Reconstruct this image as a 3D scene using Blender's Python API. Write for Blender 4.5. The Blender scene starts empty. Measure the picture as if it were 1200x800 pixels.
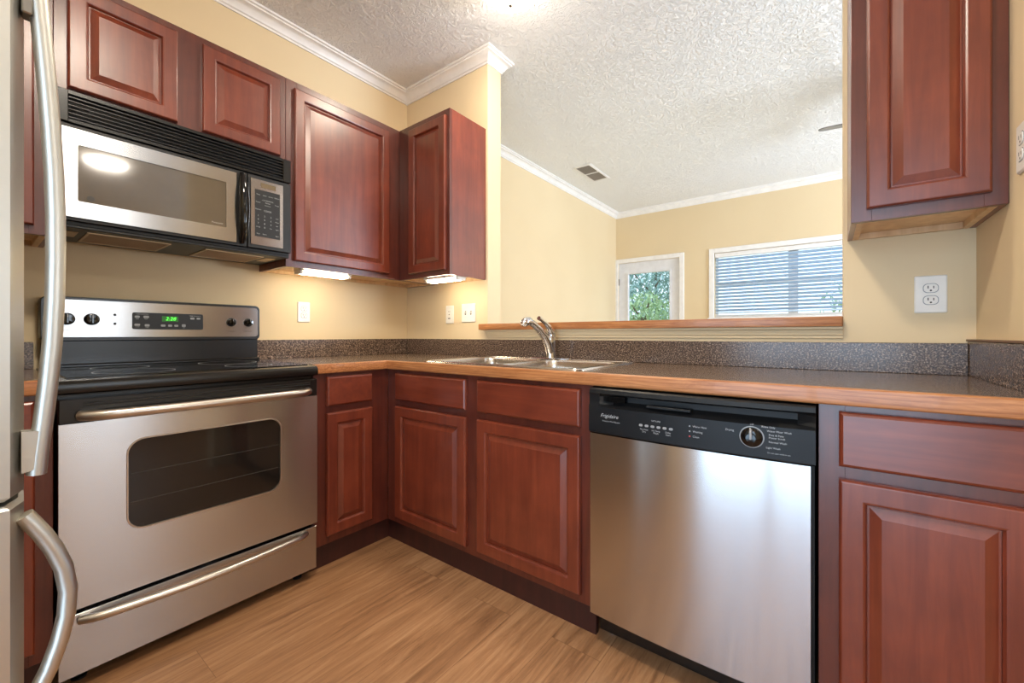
import bpy, bmesh, math, random
from mathutils import Vector, Matrix
random.seed(7)
C = bpy.context.scene.collection
PI = math.pi

# ------------------------------------------------------------------ camera, world, light, exposure
F_PX = 487.7
cam = bpy.data.cameras.new('camera'); cam_o = bpy.data.objects.new('camera', cam); C.objects.link(cam_o)
cam.sensor_width = 36.0; cam.lens = F_PX / 1200 * 36.0
cam.shift_x = (600 - 597.66) / 1200; cam.shift_y = -(400 - 392.44) / 1200
cam_o.location = (2.4004, -1.9182, 1.0417)
cam_o.rotation_euler = (PI / 2, 0, 0.65464)
cam.clip_start = 0.02
bpy.context.scene.camera = cam_o
vs = bpy.context.scene.view_settings
vs.view_transform = 'Standard'; vs.look = 'None'; vs.gamma = 1.0; vs.use_curve_mapping = False
vs.exposure = 0.1

world = bpy.data.worlds.new('world'); bpy.context.scene.world = world
world.use_nodes = True
wn = world.node_tree; wn.nodes.clear()
wo = wn.nodes.new('ShaderNodeOutputWorld'); wb = wn.nodes.new('ShaderNodeBackground')
wb.inputs[0].default_value = (0.70, 0.86, 1.0, 1); wb.inputs[1].default_value = 1.9
wn.links.new(wb.outputs[0], wo.inputs[0])

def area_light(name, loc, rot, sx, sy, power, col):
    l = bpy.data.lights.new(name, 'AREA'); l.shape = 'RECTANGLE'; l.size = sx; l.size_y = sy
    l.energy = power; l.color = col
    o = bpy.data.objects.new(name, l); C.objects.link(o); o.location = loc; o.rotation_euler = rot
    return o
# daylight standing in the windows of the wall behind the camera and of the dining end; the living room fill is added
area_light('daylight_back', (2.31, -2.80, 1.12), (PI / 2, 0, 0), 1.20, 1.85, 32, (0.52, 0.74, 1.0))
area_light('daylight_dining', (5.98, -0.90, 1.45), (PI / 2 + .15, 0, PI / 2), 0.8, 1.3, 17, (0.82, 0.91, 1.0))
area_light('living_fill', (5.98, 2.0, 1.45), (PI / 2 + .95, 0, PI / 2), 1.9, 1.35, 330, (0.66, 0.81, 1.0))  # added light, tilted up to brighten the living room ceiling

# ------------------------------------------------------------------ helpers
def FW(p): return Vector(p)
def FA(u, v, w): return Vector((w, u, v))          # on the range wall (x = 0), u = y, w out of the wall
def FB(u, v, w): return Vector((u, -w, v))         # on the sink wall (y = 0), u = x
def FC(u, v, w): return Vector((XC - w, -u, v))    # on the right stub wall, u = -y
def FD(u, v, w): return Vector((-u, YD + w, v))    # on the wall behind, u = -x
def FN(u, v, w): return Vector((u, YF - w, v))     # on the far living room wall
def FX(u, v, w): return Vector((u, v, w))

XE, TE, XC, XO = 0.7576, 0.1236, 2.7645, 2.4400    # stub end, wall thickness, right wall, opening right edge
YD, YF, XR, ZC = -2.62, 3.68, 5.80, 2.755
YC = -0.74                                          # end of right stub wall

class MB:
    def __init__(s): s.bm = bmesh.new()
    def face(s, vs_):
        try: return s.bm.faces.new(vs_)
        except ValueError: return None
    def box(s, F, u0, u1, v0, v1, w0, w1, bev=0, seg=1):
        vv = [s.bm.verts.new(F(u, v, w)) for u in (u0, u1) for v in (v0, v1) for w in (w0, w1)]
        fs = [(0,1,3,2),(4,6,7,5),(0,4,5,1),(2,3,7,6),(0,2,6,4),(1,5,7,3)]
        ff = [s.bm.faces.new([vv[i] for i in f]) for f in fs]
        if bev:
            es = set(e for f in ff for e in f.edges)
            bmesh.ops.bevel(s.bm, geom=list(es), offset=bev, segments=seg, affect='EDGES', profile=0.5)
        return s
    def loft(s, loops, cap0=True, cap1=True, closed=False):
        rows = [[s.bm.verts.new(p) for p in L] for L in loops]
        n = len(rows[0]); R = len(rows)
        for i in range(R if closed else R - 1):
            a, b = rows[i], rows[(i + 1) % R]
            for k in range(n): s.face([a[k], a[(k + 1) % n], b[(k + 1) % n], b[k]])
        if not closed:
            if cap0: s.face(rows[0][::-1])
            if cap1: s.face(rows[-1])
        return s
    def strip(s, A, B):                              # open ribbon between two point rows
        a = [s.bm.verts.new(p) for p in A]; b = [s.bm.verts.new(p) for p in B]
        for k in range(len(a) - 1): s.face([a[k], a[k + 1], b[k + 1], b[k]])
    def tube(s, pts, r, seg=12, flat=1.0, flatdir=None):
        pts = [Vector(p) for p in pts]; n = len(pts)
        rs = r if isinstance(r, (list, tuple)) else [r] * n
        loops = []; prev = None
        for i, p in enumerate(pts):
            t = (pts[min(i + 1, n - 1)] - pts[max(i - 1, 0)]).normalized()
            if flatdir is not None:
                x = Vector(flatdir); x = (x - t * x.dot(t)).normalized()
            elif prev is None:
                x = t.orthogonal().normalized()
            else:
                x = (prev - t * prev.dot(t)).normalized()
            prev = x; y = t.cross(x)
            loops.append([p + x * (math.cos(2 * PI * k / seg) * rs[i]) + y * (math.sin(2 * PI * k / seg) * rs[i] * flat) for k in range(seg)])
        return s.loft(loops)
    def lathe(s, F, cu, cv, prof, seg=32):           # axis along w of frame F; prof = [(r, w)]
        loops = [[F(cu + r * math.cos(2 * PI * k / seg), cv + r * math.sin(2 * PI * k / seg), w) for k in range(seg)] for r, w in prof]
        return s.loft(loops)
    def sweep(s, path, prof, closed=False):          # path in x,y; profile (offset to the right of travel, z)
        n = len(path); loops = []
        for i, (x, y) in enumerate(path):
            def d(a, b):
                v = Vector((b[0] - a[0], b[1] - a[1])); return v.normalized()
            if closed: d0 = d(path[i - 1], path[i]); d1 = d(path[i], path[(i + 1) % n])
            else:
                d1 = d(path[i], path[i + 1]) if i < n - 1 else d(path[i - 1], path[i])
                d0 = d(path[i - 1], path[i]) if i > 0 else d1
            n0 = Vector((d0.y, -d0.x)); n1 = Vector((d1.y, -d1.x))
            m = (n0 + n1); m = m / (1 + n0.dot(n1))
            loops.append([Vector((x + m.x * o, y + m.y * o, z)) for o, z in prof])
        return s.loft(loops, closed=closed)

def rrect(F, u0, u1, v0, v1, r, w, n=6):
    pts = []
    for cx, cy, a0 in ((u1 - r, v1 - r, 0), (u0 + r, v1 - r, PI / 2), (u0 + r, v0 + r, PI), (u1 - r, v0 + r, 3 * PI / 2)):
        for k in range(n + 1):
            a = a0 + PI / 2 * k / n
            pts.append(F(cx + r * math.cos(a), cy + r * math.sin(a), w))
    return pts
def rect(F, u0, u1, v0, v1, w): return [F(u1, v1, w), F(u0, v1, w), F(u0, v0, w), F(u1, v0, w)]

def wloc(o):
    v = Vector((0, 0, 0))
    while o is not None: v = v + o.location; o = o.parent
    return v
def obj(name, mb, mat, parent=None, label=None, smooth=30):
    bm = mb.bm
    bmesh.ops.recalc_face_normals(bm, faces=bm.faces[:])
    xs = [v.co for v in bm.verts]
    if parent is None:
        org = Vector(((min(c.x for c in xs) + max(c.x for c in xs)) / 2, (min(c.y for c in xs) + max(c.y for c in xs)) / 2, min(c.z for c in xs)))
        loc = org
    else:
        org = wloc(parent); loc = Vector((0, 0, 0))
    for v in bm.verts: v.co -= org
    me = bpy.data.meshes.new(name); bm.to_mesh(me); bm.free()
    if smooth:
        me.polygons.foreach_set('use_smooth', [True] * len(me.polygons))
        me.set_sharp_from_angle(angle=math.radians(smooth))
    for m in (mat if isinstance(mat, (list, tuple)) else [mat]): me.materials.append(m)
    o = bpy.data.objects.new(name, me); C.objects.link(o); o.location = loc
    if parent is not None: o.parent = parent
    if label: o['label'] = label
    return o
def tag(o, label, cat, group=None):
    o['label'] = label; o['category'] = cat
    if group: o['group'] = group
    return o
def thing(name, label, cat, loc, group=None):
    o = bpy.data.objects.new(name, None); C.objects.link(o); o.location = loc; o.empty_display_size = 0.1
    return tag(o, label, cat, group)
def struct(name, mb, mat, parent=None, smooth=30):
    o = obj(name, mb, mat, parent, smooth=smooth)
    if parent is None: o['kind'] = 'structure'
    return o
def dup(root, loc, label):
    r = root.copy(); C.objects.link(r); r.location = loc; r['label'] = label
    for ch in list(root.children):
        c = ch.copy(); C.objects.link(c); c.parent = r
        for g in list(ch.children):
            d = g.copy(); C.objects.link(d); d.parent = c
    return r
def put_text(mb, F, s, u, v, size, w, align='CENTER', mirror=1, shear=0):
    cu = bpy.data.curves.new('t', 'FONT'); cu.body = s; cu.size = size; cu.align_x = align; cu.align_y = 'CENTER'
    cu.resolution_u = 2; cu.extrude = 0; cu.shear = shear
    o = bpy.data.objects.new('t', cu); me = o.to_mesh()
    vm = [mb.bm.verts.new(F(u + p.co.x, v + p.co.y, w)) for p in me.vertices]
    for p in me.polygons:
        mb.face([vm[i] for i in p.vertices])
    o.to_mesh_clear(); bpy.data.objects.remove(o); bpy.data.curves.remove(cu)

def letter(par, mat, F, s, u, v, size, w, **k):
    m = MB(); put_text(m, F, s, u, v, size, w, **k); return obj('lettering', m, mat, par, smooth=0)

# ------------------------------------------------------------------ materials
def srgb(r, g, b):
    f = lambda c: (c / 255 / 12.92) if c / 255 <= 0.04045 else ((c / 255 + 0.055) / 1.055) ** 2.4
    return (f(r), f(g), f(b), 1)
class Mat:
    def __init__(s, name):
        s.m = bpy.data.materials.new(name); s.m.use_nodes = True; s.t = s.m.node_tree
        s.p = s.t.nodes['Principled BSDF']
    def n(s, typ, **kw):
        x = s.t.nodes.new('ShaderNode' + typ)
        for k, v in kw.items(): setattr(x, k, v)
        return x
    def l(s, a, b): s.t.links.new(a, b)
    def coords(s, scale=(1, 1, 1), kind='Object', rot=(0, 0, 0)):
        tc = s.n('TexCoord'); mp = s.n('Mapping'); mp.inputs['Scale'].default_value = scale; mp.inputs['Rotation'].default_value = rot
        s.l(tc.outputs[kind], mp.inputs[0]); return mp.outputs[0]
    def noise(s, vec, scale, detail=4, rough=0.6, dist=0):
        x = s.n('TexNoise'); x.inputs['Scale'].default_value = scale; x.inputs['Detail'].default_value = detail
        x.inputs['Roughness'].default_value = rough; x.inputs['Distortion'].default_value = dist
        s.l(vec, x.inputs['Vector']); return x.outputs['Fac']
    def ramp(s, fac, stops):
        r = s.n('ValToRGB'); e = r.color_ramp.elements
        while len(e) < len(stops): e.new(0.5)
        for i, (p, c) in enumerate(stops): e[i].position = p; e[i].color = c
        s.l(fac, r.inputs[0]); return r.outputs[0]
    def bump(s, h, strength, dist=0.002):
        b = s.n('Bump'); b.inputs['Strength'].default_value = strength; b.inputs['Distance'].default_value = dist
        s.l(h, b.inputs['Height']); s.l(b.outputs[0], s.p.inputs['Normal'])
    def mix(s, fac, a, b, mode='MIX'):
        x = s.n('Mix', data_type='RGBA', blend_type=mode)
        for k, v in ((0, fac), (6, a), (7, b)):
            if isinstance(v, (int, float, tuple)): x.inputs[k].default_value = v
            else: s.l(v, x.inputs[k])
        return x.outputs[2]
    def set(s, **kw):
        for k, v in kw.items(): s.p.inputs[k.replace('_', ' ')].default_value = v
        return s
def flat(name, col, rough=0.5, metal=0, coat=0, spec=0.5):
    a = Mat(name); v = a.coords(); nz = a.noise(v, 14, 3)
    c = a.ramp(nz, [(0.3, tuple(x * 0.94 for x in col[:3]) + (1,)), (0.7, tuple(min(1, x * 1.04) for x in col[:3]) + (1,))])
    a.l(c, a.p.inputs['Base Color'])
    a.set(Roughness=rough, Metallic=metal); a.p.inputs['Coat Weight'].default_value = coat
    a.p.inputs['Specular IOR Level'].default_value = spec
    return a.m

def wood(name, dark, mid, light, scale, rough=0.35, coat=0.55, axis='z'):
    a = Mat(name)
    st = {'z': (1, 1, 0.07), 'x': (0.07, 1, 1), 'y': (1, 0.07, 1)}[axis]
    v1 = a.coords(tuple(x * scale for x in st)); v2 = a.coords((1, 1, 1))
    g = a.noise(v1, 30, 6, 0.65, 0.6); blot = a.noise(v2, 5, 3, 0.6, 0.4)
    c = a.ramp(g, [(0.25, dark), (0.5, mid), (0.8, light)])
    b = a.ramp(blot, [(0.3, (0.78, 0.72, 0.70, 1)), (0.7, (1.12, 1.12, 1.1, 1))])
    a.l(a.mix(1.0, c, b, 'MULTIPLY'), a.p.inputs['Base Color'])
    a.set(Roughness=rough); a.p.inputs['Coat Weight'].default_value = coat; a.p.inputs['Coat Roughness'].default_value = 0.27
    a.bump(g, 0.06, 0.001)
    return a.m
cherry = wood('cherry_wood', srgb(98, 38, 21), srgb(116, 49, 29), srgb(134, 62, 37), 1.0)
cherry_h = wood('cherry_wood_horizontal', srgb(98, 38, 21), srgb(116, 49, 29), srgb(134, 62, 37), 1.0, axis='x')
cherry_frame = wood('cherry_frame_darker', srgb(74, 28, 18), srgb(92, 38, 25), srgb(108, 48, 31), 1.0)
kickwood = wood('toe_kick_shaded_wood', srgb(48, 20, 14), srgb(58, 24, 17), srgb(70, 30, 21), 1.0, rough=0.5, coat=0.05)  # darker than the cabinet wood: the shade of the recess put into the colour
maple = wood('maple_plywood', srgb(205, 165, 118), srgb(222, 186, 140), srgb(234, 204, 162), 1.0, rough=0.5, coat=0.0)

def oak(name, axis):
    a = Mat(name)
    st = {'x': (0.22, 2.2, 2.2), 'y': (2.2, 0.22, 2.2)}[axis]
    v = a.coords(st); g = a.noise(v, 24, 6, 0.7, 1.4)
    w = a.n('TexWave', wave_type='BANDS', bands_direction='Z'); w.inputs['Scale'].default_value = 12; w.inputs['Distortion'].default_value = 9
    w.inputs['Detail'].default_value = 3; w.inputs['Detail Scale'].default_value = 1.1; a.l(v, w.inputs[0])
    c = a.ramp(g, [(0.3, srgb(154, 92, 50)), (0.6, srgb(190, 128, 78)), (0.85, srgb(208, 150, 98))])
    d = a.ramp(w.outputs['Fac'], [(0.0, (0.7, 0.6, 0.52, 1)), (0.35, (1, 1, 1, 1))])
    a.l(a.mix(0.75, c, d, 'MULTIPLY'), a.p.inputs['Base Color'])
    a.set(Roughness=0.38); a.p.inputs['Coat Weight'].default_value = 0.2; a.bump(g, 0.1, 0.001)
    return a.m
oak_x = oak('oak_edge_x', 'x'); oak_y = oak('oak_edge_y', 'y')

def laminate():
    a = Mat('speckled_laminate'); v = a.coords((1, 1, 1))
    n1 = a.noise(v, 188, 3, 0.75); n2 = a.noise(v, 330, 2, 0.6)
    c = a.ramp(n1, [(0.39, srgb(36, 28, 26)), (0.47, srgb(76, 60, 51)), (0.55, srgb(112, 90, 75)), (0.65, srgb(186, 162, 140))])
    s2 = a.ramp(n2, [(0.60, (0, 0, 0, 1)), (0.70, (0.10, 0.085, 0.075, 1))])
    a.l(a.mix(1.0, c, s2, 'ADD'), a.p.inputs['Base Color'])
    a.set(Roughness=0.2); a.p.inputs['Specular IOR Level'].default_value = 0.5
    return a.m
lam = laminate()

def steel(name, col, rough, aniso=0.6, rot=0.0, axis='h'):
    a = Mat(name)
    v = a.coords((2, 2, 260) if axis == 'h' else (260, 260, 2)); g = a.noise(v, 3, 3, 0.6)
    c = a.ramp(g, [(0.3, tuple(x * 0.985 for x in col[:3]) + (1,)), (0.7, col)])
    a.l(c, a.p.inputs['Base Color']); a.set(Metallic=1.0, Roughness=rough)
    a.p.inputs['Anisotropic'].default_value = aniso; a.p.inputs['Anisotropic Rotation'].default_value = rot
    tg = a.n('Tangent', direction_type='RADIAL', axis='Z'); a.l(tg.outputs[0], a.p.inputs['Tangent'])
    return a.m
ss = steel('brushed_stainless', srgb(192, 191, 191), 0.25, 0.9, .25)
ss_dw = steel('dishwasher_stainless', srgb(198, 198, 200), 0.20, 0.95, .25)
ss_bar = steel('satin_steel_handle', srgb(205, 196, 186), 0.30, 0.2)
ss_fr = steel('fridge_satin', srgb(204, 202, 194), 0.42, 0.3)
chrome = flat('chrome', srgb(215, 215, 218), 0.10, 1.0)
sink_ss = flat('sink_steel', srgb(210, 203, 194), 0.26, 1.0)
black = flat('black_enamel', srgb(15, 13, 12), 0.26)
blackgloss = flat('black_glass', srgb(12, 11, 11), 0.06)
blackmatte = flat('black_plastic', srgb(24, 24, 25), 0.42)
panelblack = flat('dishwasher_console_black', srgb(18, 19, 21), 0.42, spec=0.3)
dark = flat('dark_void', srgb(10, 9, 9), 0.6)
ovenglass = flat('oven_window_glass', srgb(30, 26, 24), 0.07)
mwglass = flat('microwave_window_glass', srgb(92, 82, 70), 0.08, spec=0.9, coat=0.6)
greyprint = flat('grey_print', srgb(150, 150, 150), 0.5)
whiteprint = flat('white_print', srgb(176, 176, 176), 0.5)
darkprint = flat('dark_print', srgb(60, 55, 50), 0.5)
filterm = flat('grease_filter_mesh', srgb(150, 118, 90), 0.45, 0.6)
filterframe = flat('filter_frame', srgb(185, 160, 128), 0.35, 0.9)
brown = flat('sidesplash_cap', srgb(110, 78, 58), 0.5)
whiteplastic = flat('white_plastic', srgb(238, 232, 222), 0.35)
slotm = flat('outlet_slots', srgb(60, 48, 38), 0.5)
whitetrim = flat('white_trim_paint', srgb(238, 234, 230), 0.4)
doorpaint = flat('door_paint', srgb(226, 226, 230), 0.4)
ventdark = flat('vent_louver_grey', srgb(150, 142, 134), 0.5)
fanblade = flat('fan_blade_grey', srgb(140, 137, 134), 0.5)
bronze = flat('nickel', srgb(150, 146, 140), 0.3, 1.0)
blind_m = flat('blind_slat_skylit', srgb(190, 212, 232), 0.5)  # white slats with the blue of the outdoor light put into their colour
redled = flat('red_marker', srgb(190, 60, 60), 0.4)

def wallpaint():
    a = Mat('beige_wall_paint'); v = a.coords((1, 1, 1)); n = a.noise(v, 260, 2); m = a.noise(v, 1.2, 2)
    c = a.ramp(m, [(0.3, srgb(222, 199, 160)), (0.7, srgb(226, 204, 166))])
    a.l(c, a.p.inputs['Base Color']); a.set(Roughness=0.75); a.bump(n, 0.12, 0.001)
    return a.m
wallm = wallpaint()
def ceilpaint():
    a = Mat('textured_ceiling'); v = a.coords((1, 1, 1))
    n = a.noise(v, 24, 5, 0.62, 1.8); k = a.noise(v, 95, 3, 0.6, 0.6)
    r = a.ramp(n, [(0.42, (0, 0, 0, 1)), (0.62, (1, 1, 1, 1))])
    s = a.mix(0.35, r, k)
    a.set(Base_Color=srgb(246, 245, 244), Roughness=0.8); a.bump(s, 1.0, 0.0075)
    return a.m
ceilm = ceilpaint()
def floorm_():
    a = Mat('plank_floor')
    v = a.coords((1, 1, 1), rot=(0, 0, PI / 2))
    br = a.n('TexBrick'); a.l(v, br.inputs['Vector']); br.inputs['Scale'].default_value = 1
    br.inputs['Brick Width'].default_value = 1.22; br.inputs['Row Height'].default_value = 0.18; br.inputs['Mortar Size'].default_value = 0.0007
    br.inputs['Color1'].default_value = (0.15, 0.15, 0.15, 1); br.inputs['Color2'].default_value = (0.85, 0.85, 0.85, 1); br.inputs['Mortar'].default_value = (0.3, 0.3, 0.3, 1)
    br.offset = 0.37
    v2 = a.coords((5, 0.35, 1)); off = a.n('VectorMath', operation='ADD'); a.l(v2, off.inputs[0])
    a.l(br.outputs['Color'], off.inputs[1])
    g = a.noise(off.outputs[0], 5, 8, 0.68, 0.9); g2 = a.noise(off.outputs[0], 26, 5, 0.7, 0.4)
    c = a.ramp(g, [(0.28, srgb(120, 82, 54)), (0.5, srgb(164, 120, 83)), (0.75, srgb(192, 149, 109))])
    c2 = a.ramp(g2, [(0.3, (0.84, 0.8, 0.76, 1)), (0.6, (1.04, 1.04, 1.04, 1))])
    c = a.mix(0.8, c, c2, 'MULTIPLY')
    tone = a.ramp(br.outputs['Color'], [(0.0, (0.9, 0.9, 0.9, 1)), (1.0, (1.06, 1.05, 1.04, 1))])
    c = a.mix(1.0, c, tone, 'MULTIPLY')
    c = a.mix(br.outputs['Fac'], c, srgb(120, 84, 56))
    a.l(c, a.p.inputs['Base Color']); a.set(Roughness=0.42); a.bump(g2, 0.05, 0.001)
    return a.m
floorm = floorm_()
def emis(name, col, strength):
    a = Mat(name); a.set(Base_Color=col); a.p.inputs['Emission Color'].default_value = col; a.p.inputs['Emission Strength'].default_value = strength
    return a.m
lamp_glass = emis('lamp_glass', (1.0, 0.91, 0.78, 1), 18)
lamp_core = emis('lamp_glass_bright', (1.0, 0.89, 0.73, 1), 180)
lamp_core_fill = emis('lamp_glass_fill', (1.0, 0.97, 0.93, 1), 60)  # only for the added living room lamp
lamp_core_soft = emis('lamp_glass_bright_small', (1.0, 0.88, 0.70, 1), 110)
lamp_core_dining = emis('lamp_glass_dining', (1.0, 0.90, 0.76, 1), 40)
tube_glow = emis('tube_glow', (1.0, 0.87, 0.64, 1), 26)
green_led = emis('green_led', (0.12, 1.0, 0.08, 1), 1.6)
green_dim = emis('green_display_back', (0.02, 0.14, 0.015, 1), 0.25)
def glass():
    a = Mat('window_glass'); t = a.t
    tr = a.n('BsdfTransparent'); gl = a.n('BsdfGlossy'); gl.inputs['Roughness'].default_value = 0.02
    lw = a.n('Fresnel'); lw.inputs[0].default_value = 1.35; mx = a.n('MixShader')
    a.l(lw.outputs[0], mx.inputs[0]); a.l(tr.outputs[0], mx.inputs[1]); a.l(gl.outputs[0], mx.inputs[2])
    out = [n for n in t.nodes if n.type == 'OUTPUT_MATERIAL'][0]; a.l(mx.outputs[0], out.inputs[0])
    return a.m
glassm = glass()
def leafm(name, c0, c1):
    a = Mat(name); v = a.coords(); n = a.noise(v, 3, 2); c = a.ramp(n, [(0.35, c0), (0.65, c1)])
    a.l(c, a.p.inputs['Base Color']); a.set(Roughness=0.6)
    return a.m
leaf_a = leafm('leaf_bluegreen', srgb(130, 168, 165), srgb(185, 212, 208)); leaf_b = leafm('leaf_green', srgb(150, 180, 135), srgb(195, 215, 170))
grassm = leafm('grass', srgb(110, 140, 80), srgb(140, 165, 100)); bark = flat('bark', srgb(110, 95, 80), 0.8)

# ------------------------------------------------------------------ room shell
T = 0.12
m = MB(); m.box(FX, -T, XR + T, YD - T, YF + T, -0.1, 0); struct('floor', m, floorm)
cpt = flat('bounce_carpet', srgb(214, 204, 188), 0.9)  # unseen living room floor, made pale to bounce light onto the ceiling
m = MB(); m.box(FX, 0.001, XR, TE + .001, YF, 0.0, 0.008); struct('floor', m, cpt)
m = MB(); m.box(FX, -T, XR + T, YD - T, YF + T, ZC, ZC + 0.1); struct('ceiling', m, ceilm)
m = MB(); m.box(FX, -T, 0, YD - T, YF + T, 0, ZC); struct('wall_left', m, wallm)
def wall_holes(F, u0, u1, holes, w0, w1, z1=ZC):
    m = MB(); us = sorted(set([u0, u1] + [h[0] for h in holes] + [h[1] for h in holes]))
    for a, b in zip(us, us[1:]):
        hs = [h for h in holes if h[0] <= a + 1e-6 and h[1] >= b - 1e-6]
        if not hs: m.box(F, a, b, 0, z1, w0, w1)
        else:
            h = hs[0]
            if h[2] > 0: m.box(F, a, b, 0, h[2], w0, w1)
            m.box(F, a, b, h[3], z1, w0, w1)
    return m
DX0, DX1, DZ1 = 0.035, 0.865, 2.045        # far door leaf
WX0, WX1, WZ0, WZ1 = 1.275, 2.865, 1.255, 2.045
struct('wall_far', wall_holes(FN, 0, XR + T, [(DX0, DX1, 0, DZ1), (WX0, WX1, WZ0, WZ1)], -T, 0), wallm)
struct('wall_back', wall_holes(FD, -XR - T, 0, [(-3.0, -1.62, 0, 2.1)], -T, 0), wallm)
def FR(u, v, w): return Vector((XR - w, -u, v))
struct('wall_right', wall_holes(FR, -YF, -YD, [(-2.95, -1.05, 0.75, 2.1), (0.45, 1.35, 0.75, 2.1)], -T, 0), wallm)
m = MB()
m.box(FX, 0, XE, 0, TE, 0, ZC); m.box(FX, XE, XO, 0, TE, 0, 1.072)
m.box(FX, XO, XC + 0.12, 0, TE, 0, ZC); struct('wall_sink', m, wallm)
m = MB(); m.box(FX, XC, XC + 0.12, YC, -.0002, 0, ZC); struct('wall_kitchen_right', m, wallm)

# crown moulding, run round the rooms and round the free-standing stub
prof = [(0, 2.684), (0.007, 2.684), (0.009, 2.693), (0.016, 2.697), (0.020, 2.706), (0.030, 2.721), (0.043, 2.731), (0.052, 2.734), (0.053, 2.742), (0.062, 2.745), (0.064, ZC), (0, ZC)]
m = MB(); m.sweep([(0, YD), (0, 0), (XE, 0), (XE, TE), (0, TE), (0, YF), (XR, YF), (XR, YD)], prof, closed=True); struct('trim_1', m, whitetrim)
m = MB(); m.sweep([(XO, TE), (XO, 0), (XC, 0), (XC, YC), (XC + 0.12, YC), (XC + 0.12, TE)], prof, closed=True); struct('trim_2', m, whitetrim)
# moulding under the pass-through ledge
pm = [(0, 1.072), (0.030, 1.072), (0.029, 1.064), (0.021, 1.060), (0.016, 1.050), (0.015, 1.043), (0.009, 1.040), (0.008, 1.030), (0, 1.028)]
m = MB(); m.sweep([(XE + 0.004, 0), (XO - 0.002, 0)], pm); struct('trim_3', m, wallm)
# baseboards of the living room
bp_ = [(0, 0), (0.014, 0), (0.014, 0.09), (0.006, 0.10), (0, 0.10)]
m = MB(); m.sweep([(0, TE), (0, YF)], bp_); struct('baseboard_left', m, whitetrim)
m = MB(); m.sweep([(0.94, YF), (XR, YF)], bp_); struct('baseboard_far', m, whitetrim)

# far door: half-glass leaf, jamb and casing
FNc = FN
m = MB(); m.loft([rect(FN, DX0, DX1, 0.01, DZ1, -0.06), rect(FN, DX0, DX1, 0.01, DZ1, -0.018), rect(FN, 0.166, 0.742, 1.0, 1.898, -0.018), rect(FN, 0.176, 0.732, 1.01, 1.888, -0.026), rect(FN, 0.176, 0.732, 1.01, 1.888, -0.055), rect(FN, 0.166, 0.742, 1.0, 1.898, -0.06)], closed=True)
dr = struct('door_1', m, doorpaint)
m = MB(); m.box(FN, 0.17, 0.738, 1.005, 1.893, -0.044, -0.040); obj('pane', m, glassm, dr)
m = MB(); m.loft([rect(FN, 0.156, 0.752, 0.99, 1.908, -0.018), rect(FN, 0.158, 0.750, 0.992, 1.906, -0.008), rect(FN, 0.174, 0.734, 1.008, 1.890, -0.010), rect(FN, 0.178, 0.730, 1.012, 1.886, -0.024)], cap0=False, cap1=False); obj('glazing_bead', m, doorpaint, dr)
for k in range(3):
    m = MB(); m.box(FN, 0.034, 0.046, 0.3 + k * 0.72, 0.39 + k * 0.72, -0.02, -0.004); obj('hinge', m, bronze, dr)
def casing(u0, u1, z0, z1, name, bottom):
    m = MB(); ww = 0.058
    m.box(FN, u0 - ww, u0, z0, z1 + ww, 0, 0.017, 0.004); m.box(FN, u1, u1 + ww, z0, z1 + ww, 0, 0.017, 0.004)
    m.box(FN, u0, u1, z1, z1 + ww, 0, 0.0165, 0.003)
    if bottom: m.box(FN, u0 - ww - .01, u1 + ww + .01, z0 - 0.02, z0, 0, 0.04, 0.004); m.box(FN, u0 - ww, u1 + ww, z0 - 0.08, z0 - 0.02, 0, 0.015, 0.003)
    struct(name, m, whitetrim)
casing(DX0, DX1, 0, DZ1, 'trim_4', False); casing(WX0, WX1, WZ0, WZ1, 'trim_5', True)
# twin window
m = MB()
for a, b in ((WX0, WX0 + .03), (2.028, 2.123), (WX1 - .03, WX1)): m.box(FN, a, b, WZ0, WZ1, -0.11, -0.07)
m.box(FN, WX0, WX1, WZ0, WZ0 + .035, -0.109, -0.071); m.box(FN, WX0, WX1, WZ1 - .03, WZ1, -0.109, -0.071); m.box(FN, WX0, WX1, 1.645, 1.675, -0.108, -0.075)
wi = struct('window_1', m, whitetrim)
for a, b in ((WX0 + .03, 2.028), (2.123, WX1 - .03)):
    m = MB(); m.box(FN, a, b, WZ0 + .03, WZ1 - .03, -0.095, -0.091); obj('pane', m, glassm, wi)
# blind
bl = thing('window_blind', 'white slatted blind lowered over the wide living room window', 'blind', (2.07, YF + .03, WZ0))
m = MB(); m.box(FN, WX0 + .006, WX1 - .006, WZ1 - .055, WZ1 - .002, -0.055, -0.004, 0.004); obj('head_rail', m, whitetrim, bl)
m = MB(); nsl = 16
for k in range(nsl):
    z = 1.345 + k * (1.965 - 1.345) / (nsl - 1)
    A = []
    for i in range(5):
        t = -1 + 2 * i / 4; w = -0.032 + t * 0.0235; zz = z + t * 0.011 + 0.002 * (1 - t * t)
        A.append((w, zz))
    for dz in (0,):
        L0 = [FN(WX0 + .012, zz, w) for w, zz in A] + [FN(WX0 + .012, zz - .0025, w) for w, zz in reversed(A)]
        L1 = [FN(WX1 - .012, zz, w) for w, zz in A] + [FN(WX1 - .012, zz - .0025, w) for w, zz in reversed(A)]
        m.loft([L0, L1])
obj('slats', m, blind_m, bl)
m = MB(); m.box(FN, WX0 + .012, WX1 - .012, 1.305, 1.323, -0.052, -0.012, 0.003); obj('bottom_rail', m, blind_m, bl)
for u in (1.44, 1.70, 2.42, 2.68):
    for w in (-0.0575, -0.0065): m = MB(); m.tube([FN(u, 1.325, w), FN(u, 1.985, w)], 0.0016, 5); obj('ladder_cord', m, blind_m, bl)

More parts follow.
